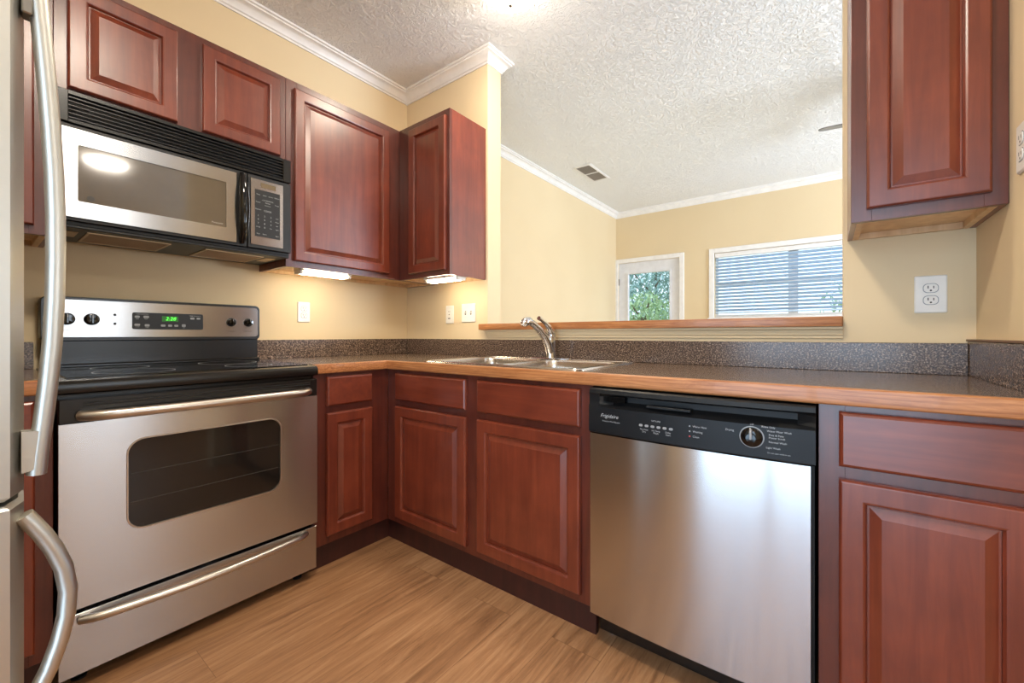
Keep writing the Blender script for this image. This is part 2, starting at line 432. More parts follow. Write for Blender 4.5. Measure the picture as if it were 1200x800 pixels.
# windows behind the camera and at the right side; the living room one is added to let light in
def side_window(F, u0, u1, z0, z1, name, nm=1):
    m = MB(); m.loft([rect(F, u0, u1, z0, z1, -0.10), rect(F, u0, u1, z0, z1, -0.05), rect(F, u0 + .04, u1 - .04, z0 + .04, z1 - .04, -0.05), rect(F, u0 + .04, u1 - .04, z0 + .04, z1 - .04, -0.10)], closed=True)
    for k in range(1, nm + 1):
        u = u0 + (u1 - u0) * k / (nm + 1); m.box(F, u - .025, u + .025, z0 + .04, z1 - .04, -0.098, -0.052)
    zz = max(0, z0 - .06); m.box(F, u0 - .06, u0, zz, z1 + .06, 0, .016); m.box(F, u1, u1 + .06, zz, z1 + .06, 0, .016)
    m.box(F, u0, u1, z1, z1 + .06, 0, .016)
    if z0 > .1: m.box(F, u0, u1, z0 - .06, z0, 0, .016)
    w = struct(name, m, whitetrim)
    m = MB(); m.box(F, u0 + .035, u1 - .035, z0 + .035, z1 - .035, -0.08, -0.076); obj('pane', m, glassm, w)
side_window(FD, -3.0, -1.62, 0.0, 2.1, 'door_2'); side_window(FR, 0.45, 1.35, 0.75, 2.1, 'window_3', 0); side_window(FR, -2.95, -1.05, 0.75, 2.1, 'window_living_added', 2)  # last one is an unseen window added for the living room light

# ------------------------------------------------------------------ raised-panel doors and cabinets
def add_door(F, u0, u1, v0, v1, w, parent, st=0.052, label=None, mat=None):
    mt = mat or cherry
    a = lambda i, ww: rect(F, u0 + i, u1 - i, v0 + i, v1 - i, w + ww)
    m = MB(); m.loft([a(0, 0), a(0, .0135), a(.0035, .0185), a(.006, .0195), a(st - .008, .0195), a(st - .004, .018), a(st, .0115), a(st, .004)], cap1=True)
    d = obj('door', m, mt, parent, label, smooth=9)
    s2 = st + .0005
    b = lambda i, ww: rect(F, u0 + s2 + i, u1 - s2 - i, v0 + s2 + i, v1 - s2 - i, w + ww)
    m = MB(); m.loft([b(0, .0042), b(0, .0075), b(.004, .0075), b(.024, .0172), b(.0252, .0178)])
    obj('raised_panel', m, mt, d, smooth=9)
    return d
def add_drawer(F, u0, u1, v0, v1, w, parent):
    a = lambda i, ww: rect(F, u0 + i, u1 - i, v0 + i, v1 - i, w + ww)
    m = MB(); m.loft([a(0, 0), a(0, .012), a(.003, .0165), a(.008, .0195)])
    return obj('drawer_front', m, cherry_h, parent, smooth=9)

def upper_cabinet(F, u0, u1, v0, v1, d, label, doors, loc, face=None, stile=0.04, lip=0.02, endl=False):
    """open-bottomed lip, face frame, doors; u-range of the face frame may differ from the box"""
    f0, f1 = face or (u0, u1)
    t = thing('wall_cabinet', label, 'cabinet', loc)
    m = MB(); e = 0.0008
    m.box(F, u0 + .014, u1 - .014, v0 + lip + .005, v1, 0.002, d - .0195)
    m.box(F, u0, u0 + .0138, v0, v1, 0.002, d - .0195); m.box(F, u1 - .0138, u1, v0, v1, 0.002, d - .0195)
    obj('carcass', m, cherry, t)
    m = MB(); m.box(F, u0 + .0142, u1 - .0142, v0 + lip, v0 + lip + .0048, 0.003, d - .0198); obj('underside_panel', m, maple, t, 'pale unstained underside panel')
    m = MB(); m.box(F, u0 + .0142, u1 - .0142, v0, v0 + lip - .0003, 0.0021, 0.016); m.box(F, u0 + .0139, u0 + .030, v0 + .0005, v0 + lip - .0003, 0.017, d - .02); m.box(F, u1 - .030, u1 - .0139, v0 + .0005, v0 + lip - .0003, 0.017, d - .02)
    obj('bottom_cleats', m, maple, t, 'pale wooden cleats round the underside')
    m = MB(); w0, w1 = d - .0193, d
    sa, sb = doors[0][0] + .012, doors[-1][1] - .012
    m.box(F, f0, sa, v0, v1, w0, w1, .0008); m.box(F, sb, f1, v0, v1, w0, w1, .0008)
    m.box(F, sa, sb, v1 - .04, v1, w0, w1); m.box(F, sa, sb, v0, v0 + .035, w0, w1)
    if len(doors) > 1:
        for a, b in zip(doors, doors[1:]): m.box(F, a[1] - .01, b[0] + .01, v0 + .035, v1 - .04, w0, w1 - .0003)
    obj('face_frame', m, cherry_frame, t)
    for (a, b, c, dd) in doors: add_door(F, a, b, c, dd, d + .001, t)
    return t
Z0, Z1, UD = 1.377, 2.293, 0.3045
upper_cabinet(FA, -0.9775, -0.0005, Z0, Z1, UD, 'tall cherry wall cabinet right of the microwave, one big raised-panel door', [(-0.942, -0.388, 1.407, 2.255)], (0, -.49, Z0), stile=.036)
upper_cabinet(FB, UD + .0015, 0.7437, Z0, Z1, UD, 'narrow dark cherry wall cabinet above the light switches, reddish side panel facing the opening', [(0.412, 0.722, 1.403, 2.257)], (.52, 0, Z0), stile=.02)
upper_cabinet(FA, -1.7405, -0.979, 1.873, Z1, UD, 'short wide cherry wall cabinet with two doors directly above the microwave', [(-1.709, -1.403, 1.897, 2.262), (-1.320, -1.008, 1.897, 2.262)], (0, -1.36, 1.873))
upper_cabinet(FA, -2.05, -1.742, Z0, Z1, UD, 'cherry wall cabinet at the far left, mostly hidden behind the refrigerator handle', [(-2.02, -1.785, 1.405, 2.26)], (0, -1.9, Z0))
upper_cabinet(FB, 2.4515, XC - .0015, Z0, Z1, UD, 'cherry wall cabinet at the right above the wall outlet, pale open underside', [(2.487, 2.732, 1.41, 2.262)], (2.6, 0, Z0))

BD, FZ0, FZ1 = 0.610, 0.105, 0.8705
def base_cabinet(F, u0, u1, d, label, doors, drawers, loc, kick=0.575, stile=0.045, bu=None, kick_u=None):
    t = thing('base_cabinet', label, 'cabinet', loc)
    b0, b1 = bu or (u0, u1); k0, k1 = kick_u or (u0, u1)
    m = MB(); m.box(F, b0, b1, FZ0, 0.70, 0.002, d - .0195)
    m.box(F, b0, b0 + .016, 0.70, FZ1, 0.002, d - .0195); m.box(F, b1 - .016, b1, 0.70, FZ1, 0.002, d - .0195)
    obj('carcass', m, cherry, t)
    m = MB(); m.box(F, k0, k1, 0, FZ0 - .0005, kick - .018, kick); obj('toe_kick', m, kickwood, t, 'recessed toe kick board with shade put into its colour')
    m = MB(); w0, w1 = d - .0193, d
    sa, sb = doors[0][0] + .012, doors[-1][1] - .012
    m.box(F, u0, sa, FZ0, FZ1, w0, w1, .0008); m.box(F, sb, u1, FZ0, FZ1, w0, w1, .0008)
    m.box(F, sa, sb, .83, FZ1, w0, w1); m.box(F, sa, sb, .685, .735, w0, w1); m.box(F, sa, sb, FZ0, .155, w0, w1)
    if len(doors) > 1:
        for a, b in zip(doors, doors[1:]): m.box(F, a[1] - .01, b[0] + .01, .155, .83, w0, w1 - .0003)
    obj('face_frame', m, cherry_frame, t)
    for (a, b, c, e) in doors: add_door(F, a, b, c, e, d + .001, t)
    for (a, b, c, e) in drawers: add_drawer(F, a, b, c, e, d + .001, t)
    return t
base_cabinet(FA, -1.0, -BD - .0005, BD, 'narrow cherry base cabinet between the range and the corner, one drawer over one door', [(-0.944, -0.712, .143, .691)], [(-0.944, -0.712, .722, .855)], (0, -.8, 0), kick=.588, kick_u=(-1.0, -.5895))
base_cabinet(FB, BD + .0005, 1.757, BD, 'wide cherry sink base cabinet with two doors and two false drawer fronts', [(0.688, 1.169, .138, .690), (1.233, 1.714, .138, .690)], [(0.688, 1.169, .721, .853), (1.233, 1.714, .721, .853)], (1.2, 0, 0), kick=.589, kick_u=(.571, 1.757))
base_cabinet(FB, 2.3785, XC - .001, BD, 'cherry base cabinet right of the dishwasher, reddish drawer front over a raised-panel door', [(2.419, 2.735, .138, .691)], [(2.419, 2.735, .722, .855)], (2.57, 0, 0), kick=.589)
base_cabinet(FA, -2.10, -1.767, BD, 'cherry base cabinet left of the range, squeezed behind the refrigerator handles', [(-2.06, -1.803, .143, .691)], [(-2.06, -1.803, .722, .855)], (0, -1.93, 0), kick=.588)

# ------------------------------------------------------------------ counters
SX0, SX1, SY0, SY1 = 0.866, 1.700, -0.600, -0.072      # sink rim
ct = thing('countertop', 'L-shaped dark speckled laminate countertop with an oak front edge', 'countertop', (0.6, -.3, .8715))
hx0, hx1, hy0, hy1 = SX0 + .012, SX1 - .012, SY0 + .0105, SY1 - .012
m = MB(); zb, zt = .8715, .9137
m.box(FX, 0.001, .615, -1.0035, -.6152, zb, zt); m.box(FX, 0.001, hx0, -.615, -.001, zb, zt); m.box(FX, hx1, XC - .001, -.615, -.001, zb, zt)
m.box(FX, hx0, hx1, hy1, -.001, zb, zt); m.box(FX, hx0, hx1, -.615, hy0, zb, zt)
obj('laminate_top', m, lam, ct)
prf = [(0, zb), (.0175, zb), (.0205, zb + .003), (.0215, zb + .007), (.0215, zt - .006), (.0205, zt - .0025), (.0175, zt), (0, zt)]
m = MB(); m.sweep([(.6155, -1.0035), (.6155, -.6155)], prf)
# trim the inner corner by sweeping both legs as one path
m = MB(); m.sweep([(.6153, -1.0035), (.6153, -.6153), (XC - .0015, -.6153)], prf); obj('oak_edge', m, oak_x, ct, 'light oak front edge band')
m = MB(); m.box(FA, -1.0035, -.0195, zt + .0003, 1.0155, .001, .0185, .0015); obj('backsplash', m, lam, ct)
m = MB(); m.box(FB, .001, XC - .0205, zt + .0003, 1.0155, .001, .0185, .0015); obj('backsplash', m, lam, ct)
m = MB(); m.box(FC, .001, .612, zt + .0003, 1.022, .001, .0195, .001); ssp = obj('sidesplash', m, lam, ct)
m = MB(); m.box(FC, 0.0, .612, 1.0223, 1.0285, .001, .0225, .001); obj('sidesplash_cap', m, brown, ssp, 'raw brown top edge')
cl = thing('countertop', 'short piece of laminate countertop with oak edge left of the range', 'countertop', (0.3, -1.9, .8715))
m = MB(); m.box(FX, 0.001, .615, -2.1, -1.767, zb, zt); obj('laminate_top', m, lam, cl)
m = MB(); m.sweep([(.6153, -2.1), (.6153, -1.767)], prf); obj('oak_edge', m, oak_y, cl)
m = MB(); m.box(FA, -2.1, -1.767, zt + .0003, 1.0155, .001, .0185, .0015); obj('backsplash', m, lam, cl)

# pass-through ledge
m = MB(); pl = [(-0.0405, 1.0725), (-.0425, 1.076), (-.0425, 1.104), (-.040, 1.1075), (.200, 1.1085), (.203, 1.106), (.203, 1.076), (.200, 1.0725)]
prl = lambda x: [Vector((x, y, z)) for y, z in pl]
m.box(FX, XE + .0005, XO - .0005, -.002, .205, 1.0725, 1.1085, .003, 2)
m.box(FX, 0.719, XO - .003, -.0425, -.0018, 1.0724, 1.1086, .003, 2)
tag(obj('pass_through_ledge', m, oak_x), 'long oak ledge capping the half wall behind the sink', 'ledge')

# ------------------------------------------------------------------ sink and faucet
sk = thing('kitchen_sink', 'double-bowl stainless steel drop-in sink set in the countertop', 'sink', (1.28, -.336, .9137))
m = MB(); zr = .9145
b1 = (SX0 + .042, 1.268, SY0 + .040, SY1 - .088); b2 = (1.298, SX1 - .042, SY0 + .040, SY1 - .088)
def bowl(b, name):
    r = lambda i, z, rad: rrect(FX, b[0] + i, b[1] - i, b[2] + i, b[3] - i, rad, z, 5)
    m = MB(); m.loft([r(-.010, zr + .0048, .05), r(-.004, zr + .0035, .05), r(0, zr - .004, .05), r(.004, zr - .03, .05), r(.010, zr - .15, .05), r(.03, zr - .172, .05), r(.06, zr - .178, .05)], cap0=False)
    bo = obj(name, m, sink_ss, sk, smooth=60)
    m = MB(); cx, cy = (b[0] + b[1]) / 2, (b[2] + b[3]) / 2
    m.lathe(FX, cx, cy, [(.045, zr - .1775), (.043, zr - .1745), (.034, zr - .175), (.030, zr - .1772)], 24); obj('drain', m, chrome, bo)
bowl(b1, 'bowl'); bowl(b2, 'bowl')
# rim: flat deck built from strips round the bowls plus rolled border
def deck():
    m = MB(); z = zr + .0035
    xs = [SX0 + .004, b1[0] - .004, b1[1] + .004, b2[0] - .004, b2[1] + .004, SX1 - .004]; ys = [SY0 + .004, b1[2] - .004, b1[3] + .004, SY1 - .004]
    for i in range(5):
        for j in range(3):
            if j == 1 and i in (1, 3): continue
            m.box(FX, xs[i], xs[i + 1], ys[j], ys[j + 1], z - .0035, z)
    for b in (b1, b2):                               # corner gussets closing the rounded bowl corners
        for sx in (0, 1):
            for sy in (0, 1):
                cx = b[0] - .004 if sx == 0 else b[1] + .004; cy = b[2] - .004 if sy == 0 else b[3] + .004
                dx = 1 if sx == 0 else -1; dy = 1 if sy == 0 else -1
                R = .05; ox, oy = cx + dx * R, cy + dy * R
                pts = [(cx, cy)] + [(ox - dx * R * math.cos(a), oy - dy * R * math.sin(a)) for a in [k * PI / 2 / 5 for k in range(6)]]
                m.loft([[Vector((x, y, z - .0035)) for x, y in pts], [Vector((x, y, z)) for x, y in pts]])
    m.loft([rrect(FX, SX0 + i, SX1 - i, SY0 + i, SY1 - i, .03, zz, 4) for i, zz in ((0, zr - .0004), (.001, zr + .003), (.005, zr + .0065), (.010, zr + .0055), (.012, zr + .0028), (.012, zr - .0004))], closed=True)
    return m
obj('rim', deck(), sink_ss, sk, smooth=35)
for x in (1.52,):
    m = MB(); m.lathe(FX, x, -.118, [(.020, zr + .0036), (.020, zr + .006), (.017, zr + .008), (.001, zr + .009)], 20); obj('hole_cover', m, chrome, sk)

fc = thing('kitchen_faucet', 'chrome single-lever faucet with slanting spout standing on the sink', 'faucet', (1.27, -.105, zr + .0036))
fz = zr + .0042
m = MB(); m.loft([rrect(FX, 1.27 - .125 + i, 1.27 + .125 - i, -.135 + i, -.080 - i, .026 - i * .5, z, 8) for i, z in ((0, fz), (0, fz + .004), (.004, fz + .0075))]); obj('base_plate', m, chrome, fc)
m = MB(); m.lathe(FX, 1.27, -.105, [(.027, fz + .0078), (.026, fz + .02), (.0235, fz + .045), (.023, fz + .08), (.024, fz + .10), (.020, fz + .115), (.008, fz + .122)], 24); obj('body', m, chrome, fc)
m = MB(); sp = [(-.112, fz + .035), (-.130, fz + .075), (-.165, fz + .118), (-.215, fz + .153), (-.262, fz + .176), (-.292, fz + .187)]
m.tube([(1.27, y, z) for y, z in sp], [.022, .0215, .019, .017, .0160, .0165], 16); obj('spout', m, chrome, fc, smooth=60)
m = MB(); m.tube([(1.27, y, z) for y, z in ((-.286, fz + .186), (-.300, fz + .189), (-.322, fz + .186), (-.340, fz + .176), (-.345, fz + .168))], [.016, .0205, .0215, .0185, .012], 16); obj('spray_head', m, chrome, fc, smooth=60)
m = MB(); m.tube([(1.27, y, z) for y, z in ((-.096, fz + .112), (-.098, fz + .135), (-.118, fz + .160), (-.150, fz + .180), (-.190, fz + .198), (-.214, fz + .206))], [.0225, .0205, .015, .0105, .009, .0105], 14, flat=1.0); obj('lever', m, chrome, fc, smooth=60)

# ------------------------------------------------------------------ range
RY0, RY1 = -1.762, -1.006
rg = thing('electric_range', 'stainless steel electric range with black cooktop between base cabinets', 'range', (0.33, -1.384, 0))
m = MB(); m.box(FA, RY0 + .003, RY1 - .003, .035, .868, .03, .613); obj('body', m, black, rg)
for y in (RY0 + .05, RY1 - .05):
    for x in (.10, .585):
        m = MB(); m.lathe(FX, x, y, [(.018, 0), (.018, .006), (.008, .008), (.008, .034)], 14); obj('foot', m, blackmatte, rg)
# cooktop
m = MB(); pc = [(.03, .869), (.655, .869), (.664, .874), (.667, .885), (.664, .900), (.655, .908), (.640, .911), (.05, .916), (.03, .916)]
m.loft([[FA(y, z, x) for x, z in pc] for y in (RY0, RY1)]); ck = obj('cooktop', m, black, rg)
m = MB(); m.loft([[FA(y, z, x) for x, z in ((.10, .9156), (.615, .9116), (.615, .9150), (.10, .9182))] for y in (RY0 + .02, RY1 - .02)]); obj('glass_top', m, blackgloss, ck, 'glossy black ceramic glass')
for cx, cy, r in ((.24, -1.56, .085), (.24, -1.20, .11), (.47, -1.56, .11), (.47, -1.20, .085)):
    m = MB()
    for rr in (r,):
        def zt_(x): return .9187 - (x - .10) * (.0032 / .515)
        A = []; B = []
        for k in range(41):
            a = 2 * PI * k / 40
            for L, q in ((A, rr), (B, rr - .003)):
                x = cx + q * math.cos(a); L.append(Vector((x, cy + q * math.sin(a), zt_(x))))
        m.strip(A, B)
    obj('burner_ring', m, greyprint, ck)
# oven door
m = MB(); DV0, DV1 = .241, .855
wy0, wy1, wz0, wz1 = -1.612, -1.158, .430, .711
m.loft([rect(FA, RY0 + .001, RY1 - .001, DV0, DV1, .616), rect(FA, RY0 + .001, RY1 - .001, DV0, DV1, .652)])
od = obj('oven_door', m, black, rg)
def hole_plate(mb, F, u0, u1, v0, v1, w0, w1, h, r, n=6):
    """flat plate with a rounded hole: outer loop matched point for point to the rounded inner loop"""
    inner = rrect(F, h[0], h[1], h[2], h[3], r, w1, n)
    outer = []
    for cx, cy, (sx, sy) in ((u1, v1, (0, 1)), (u0, v1, (0, 1)), (u0, v0, (0, 1)), (u1, v0, (0, 1))):
        outer += [F(cx, cy, w1)] * (n + 1)
    mv = mb.bm
    cs = [F(u1, v1, w1), F(u0, v1, w1), F(u0, v0, w1), F(u1, v0, w1)]
    vi = [mv.verts.new(p) for p in inner]; vo = [mv.verts.new(p) for p in cs]; vb = [mv.verts.new(F(a, b, w0)) for a, b in ((u1, v1), (u0, v1), (u0, v0), (u1, v0))]
    N = n + 1
    for c in range(4):
        for k in range(n): mb.face([vo[c], vi[c * N + k + 1], vi[c * N + k]][::1])
        a = vi[c * N + n]; b = vi[((c + 1) % 4) * N]
        mb.face([vo[c], vo[(c + 1) % 4], b, a])
        mb.face([vb[c], vb[(c + 1) % 4], vo[(c + 1) % 4], vo[c]])
    back = [mv.verts.new(p) for p in rrect(F, h[0], h[1], h[2], h[3], r, w0, n)]
    for k in range(4 * N): mb.face([vi[k], vi[(k + 1) % (4 * N)], back[(k + 1) % (4 * N)], back[k]])
m = MB(); hole_plate(m, FA, RY0 + .001, RY1 - .001, DV0, .784, .6525, .660, (wy0, wy1, wz0, wz1), .042); obj('steel_skin', m, ss, od, 'brushed stainless door skin')
m = MB(); m.loft([rrect(FA, wy0 + .0005, wy1 - .0005, wz0 + .0005, wz1 - .0005, .0415, w) for w in (.6526, .6565)]); wn_ = obj('oven_window', m, ovenglass, od, 'dark oven glass')
m = MB()
for z in (.515, .605):
    m = MB(); m.tube([FA(wy0 + .006, z, .6572), FA(wy1 - .006, z, .6572)], .0010, 6); obj('oven_rack_line', m, darkprint, wn_)
m = MB(); m.loft([rrect(FA, wy0 - i, wy1 + i, wz0 - i, wz1 + i, .042 + i, w) for i, w in ((-.0003, .6575), (.0005, .6622), (.004, .6622), (.005, .6602))], closed=True); obj('window_trim', m, ss_bar, od)
m = MB(); m.box(FA, RY0 + .001, RY1 - .001, .7843, DV1, .6522, .6590, .002); obj('top_band', m, black, od)
m = MB()
for z in (.834, .842): m.box(FA, RY0 + .05, RY1 - .03, z - .002, z + .002, .6591, .6596)
obj('vent_slots', m, dark, od)
def bar_handle(F, u0, u1, z, w_in, w_out, r, sag=0, n=28, flatd=None):
    pts = []
    for k in range(n + 1):
        t = k / n; e = min(t, 1 - t) * (u1 - u0)
        q = min(1, e / .05); w = w_in + (w_out - w_in) * (math.sin(q * PI / 2) ** .8) + sag * math.sin(PI * t)
        pts.append(F(u0 + (u1 - u0) * t, z, w))
    return MB().tube(pts, r, 14)
obj('handle', bar_handle(FA, RY0 + .045, RY1 - .040, .806, .661, .695, .0155, .012), ss_bar, od, 'satin steel bar handle', smooth=60)
# warming drawer
m = MB(); m.box(FA, RY0 + .001, RY1 - .001, .045, .224, .616, .653, .001); dw_ = obj('storage_drawer', m, ss, rg)
obj('handle', bar_handle(FA, RY0 + .045, RY1 - .045, .205, .6535, .672, .0125, .028), ss_bar, dw_, 'bowed satin steel handle', smooth=60)
# backguard
bgd = MB()
bgd.box(FA, RY0 + .012, RY1 - .006, .9162, 1.030, .005, .072, .003)
bgd.loft([rrect(FA, RY0 + .006, RY1 + .0005, 1.018, 1.190, .022, w) for w in (.004, .078)] + [rrect(FA, RY0 + .009, RY1 - .0025, 1.021, 1.187, .020, .084)])
bgd.box(FA, RY0 + .012, RY1 - .006, .9163, .930, .0722, .098, .004)
bk = obj('backguard', bgd, black, rg)
m = MB(); m.loft([rrect(FA, RY0 + .018, RY1 - .012, 1.034, 1.178, .014, w) for w in (.0845, .0885)]); cp = obj('control_panel', m, ss, bk, 'stainless control panel')
m = MB(); m.loft([rrect(FA, -1.500, -1.252, 1.066, 1.137, .008, w) for w in (.0887, .0900)]); dp = obj('display', m, blackmatte, cp)
m = MB(); m.box(FA, -1.402, -1.345, 1.101, 1.124, .0901, .0903); obj('clock_window', m, green_dim, dp)
m = MB(); put_text(m, FA, '2:28', -1.372, 1.1125, .021, .0906, shear=.2); obj('clock_digits', m, green_led, dp, 'glowing green digits', smooth=0)
for u, v, a, b in ((-1.484, 1.119, .016, .009), (-1.455, 1.119, .018, .010), (-1.484, 1.085, .018, .009), (-1.452, 1.083, .016, .010), (-1.398, 1.083, .016, .009), (-1.374, 1.083, .014, .009), (-1.352, 1.083, .014, .009), (-1.325, 1.084, .014, .012), (-1.293, 1.117, .016, .009), (-1.270, 1.117, .014, .008)):
    m = MB(); m.loft([rrect(FA, u - a / 2, u + a / 2, v - b / 2, v + b / 2, .003, w) for w in (.0901, .0907)]); obj('touch_pad', m, greyprint, dp)
for s, u, v in (('OVEN CONTROL', -1.468, 1.130), ('TIMER CONTROL', -1.283, 1.128)): letter(dp, whiteprint, FA, s, u, v, .0055, .0905)
for s, u, v in (('BAKE', -1.484, 1.110), ('BROIL', -1.455, 1.110), ('CLEAN', -1.484, 1.076), ('START', -1.452, 1.074), ('OFF', -1.325, 1.074)): letter(dp, whiteprint, FA, s, u, v, .0042, .0905)
def knob(F, u, v, w, r, par):
    m = MB(); m.lathe(F, u, v, [(r + .003, w), (r + .003, w + .003), (r, w + .004), (r * .95, w + .018), (r * .85, w + .021), (.001, w + .022)], 24)
    k = obj('knob', m, blackgloss, par, smooth=40)
    m = MB(); m.box(F, u - .0035, u + .0035, v - r * .86, v + r * .9, w + .0222, w + .029, .0015); g = obj('knob_grip', m, blackgloss, k)
    m = MB(); m.box(F, u - .001, u + .001, v + r * .25, v + r * .85, w + .0292, w + .0296)
    obj('pointer', m, whiteprint, k)
    m = MB()
    for q in range(18):
        a = 2 * PI * q / 18
        cu, cv = u + (r + .0085) * math.cos(a), v + (r + .0085) * math.sin(a)
        m.box(F, cu - .0009, cu + .0009, cv - .0009, cv + .0009, w + .0001, w + .0004)
    obj('dial_marks', m, darkprint, k)
for u, kr in ((-1.688, .020), (-1.620, .020), (-1.137, .0175), (-1.062, .0175)): knob(FA, u, 1.104, .0886, kr, cp)
for v in (1.124, 1.088): m = MB(); m.lathe(FA, -1.553, v, [(.005, .0886), (.0045, .0902), (.0005, .0905)], 10); obj('indicator_light', m, dark, cp)
for u, s in ((-1.688, 'LEFT FRONT'), (-1.620, 'LEFT REAR'), (-1.137, 'RIGHT REAR'), (-1.062, 'RIGHT FRONT')): letter(cp, darkprint, FA, s, u, 1.060, .0055, .0888)

# ------------------------------------------------------------------ microwave
MY0, MY1, MX, MZ0, MZ1 = -1.7395, -0.981, 0.370, 1.418, 1.8705
mw = thing('microwave_oven', 'stainless and black microwave mounted under the short cabinet above the range', 'microwave', (.18, -1.36, MZ0))
m = MB(); m.box(FA, MY0, MY1, MZ0, MZ1, .002, .345, .002); bd = obj('body', m, blackmatte, mw)
# vent grille: frame with slats
m = MB(); gv0, gv1 = 1.762, MZ1 - .001
m.box(FA, MY0, MY0 + .028, gv0, gv1, .3452, MX - .004, .002); m.box(FA, MY1 - .035, MY1, gv0, gv1, .3452, MX - .004, .002)
m.box(FA, MY0 + .028, MY1 - .035, gv1 - .012, gv1, .3452, MX - .006); m.box(FA, MY0 + .028, MY1 - .035, gv0, gv0 + .010, .3452, MX - .004)
for k in range(6):
    z = gv0 + .018 + k * .0135
    m.loft([[FA(u, z, .352), FA(u, z + .0035, .352), FA(u, z + .0015, MX - .006), FA(u, z - .002, MX - .006)] for u in (MY0 + .028, MY1 - .035)])
obj('vent_grille', m, black, mw, 'black slatted vent grille')
# door
m = MB(); dU0, dU1 = MY0 + .003, -1.168
m.box(FA, dU0, dU1, MZ0 + .012, 1.757, .3455, .3625, .002); dor = obj('door', m, blackmatte, mw)
m = MB(); hole_plate(m, FA, MY0 + .012, -1.212, 1.442, 1.742, .3626, MX, (-1.690, -1.250, 1.498, 1.690), .004, 3); obj('steel_frame', m, ss, dor, 'bright stainless door frame')
m = MB(); m.box(FA, -1.6897, -1.2503, 1.4983, 1.6897, .3627, .3665); wnw = obj('window', m, mwglass, dor, 'mirror-like brown glass')
m = MB(); put_text(m, FA, 'Panasonic', -1.281, 1.512, .0105, .3668); obj('brand_lettering', m, whiteprint, wnw, smooth=0)
m = MB(); m.lathe(FA, -1.658, 1.514, [(.010, .3666), (.0098, .3669), (.0085, .3669), (.0083, .3667)], 20); obj('round_emblem', m, darkprint, wnw)
m = MB(); pts = []
for k in range(15):
    t = k / 14; pts.append(FA(-1.190, 1.444 + (1.745 - 1.444) * t, .366 + .030 * math.sin(PI * t) ** .6))
m.tube(pts, [.009 + .009 * math.sin(PI * k / 14) ** .6 for k in range(15)], 14, flat=1.15); obj('handle', m, blackgloss, dor, 'glossy black bowed handle', smooth=60)
# control panel
m = MB(); m.box(FA, -1.1665, MY1 - .0005, MZ0 + .012, 1.757, .3455, .3660, .003); cpb = obj('control_housing', m, blackmatte, mw)
m = MB(); m.box(FA, -1.156, -1.018, 1.446, 1.740, .3661, .3695, .001); cpp = obj('control_panel', m, ss, cpb)
m = MB(); m.box(FA, -1.115, -1.051, 1.706, 1.727, .3697, .3704); obj('display', m, flat('lcd_brown', srgb(112, 96, 72), 0.3), cpp, 'small brown display')
m = MB(); m.box(FA, -1.139, -1.033, 1.484, 1.694, .3697, .3704); kp = obj('keypad', m, blackmatte, cpp, 'black keypad')
rows = [(1.672, ['Time', 'Auto', 'Sensor', 'Defrost']), (1.638, ['Power', '', '', 'Timer']), (1.606, ['Popcorn', '', '', '']), (1.578, ['1', '2', '3', 'Less']), (1.561, ['4', '5', '6', 'More']), (1.544, ['7', '8', '9', 'Set']), (1.527, ['Clock', '0', 'Fan', 'Light']), (1.497, ['Stop', 'Reset', '', 'Start'])]
for v, r in rows:
    for k, s in enumerate(r):
        if s: letter(kp, whiteprint, FA, s, -1.126 + k * .0267, v, .0105 if len(s) == 1 else .0072, .3707)
for s, v, z in (('CONVENIENCE', 1.650, .0068), ('Reheat', 1.640, .0075), ('More/Less', 1.628, .0060), ('COOK', 1.603, .011)): letter(kp, whiteprint, FA, s, -1.086, v, z, .3707)
# underside
m = MB(); m.box(FA, MY0 + .004, MY1 - .004, MZ0 - .010, MZ0 - .0005, .03, .352, .002); us = obj('underside', m, blackmatte, mw)
for a, b in ((-1.655, -1.425), (-1.300, -1.080)):
    m = MB(); m.box(FA, a, b, MZ0 - .0125, MZ0 - .0103, .085, .300); f = obj('grease_filter', m, filterm, us, 'brownish metal mesh filter')
    m = MB(); hole_plate(m, lambda u, v, w: Vector((v, u, w)), a - .004, b + .004, .080, .305, MZ0 - .0103, MZ0 - .0140, (a + .004, b - .004, .089, .296), .003, 2); obj('filter_frame', m, filterframe, f)
for y in (-1.70, -1.035):
    m = MB(); m.box(FA, y - .022, y + .022, MZ0 - .0125, MZ0 - .0103, .17, .28, .001); obj('lamp_lens', m, filterframe, us)

# ------------------------------------------------------------------ dishwasher
WX_0, WX_1, WY = 1.7615, 2.3735, 0.650
dwt = thing('dishwasher', 'stainless steel dishwasher with black control console under the counter', 'dishwasher', (2.067, -.3, 0))
m = MB(); m.box(FB, WX_0 + .003, WX_1 - .003, .105, .866, .03, .600); obj('tub', m, dark, dwt)
NS = 16
def bow(t): return .012 * (1 - (2 * t - 1) ** 2)
# steel door, slightly bowed
m = MB(); loops = []
for k in range(NS + 1):
    t = k / NS; u = WX_0 + .002 + (WX_1 - WX_0 - .012) * t; w = WY - .004 + bow(t)
    vb_ = .722 - .014 * (1 - (2 * t - 1) ** 2) * 0
    loops.append([FB(u, .110, .602), FB(u, .110, w - .004), FB(u, .113, w), FB(u, .7155, w), FB(u, .7175, w - .004), FB(u, .7175, .602)])
m.loft(loops); obj('door_panel', m, ss_dw, dwt, 'brushed stainless door')
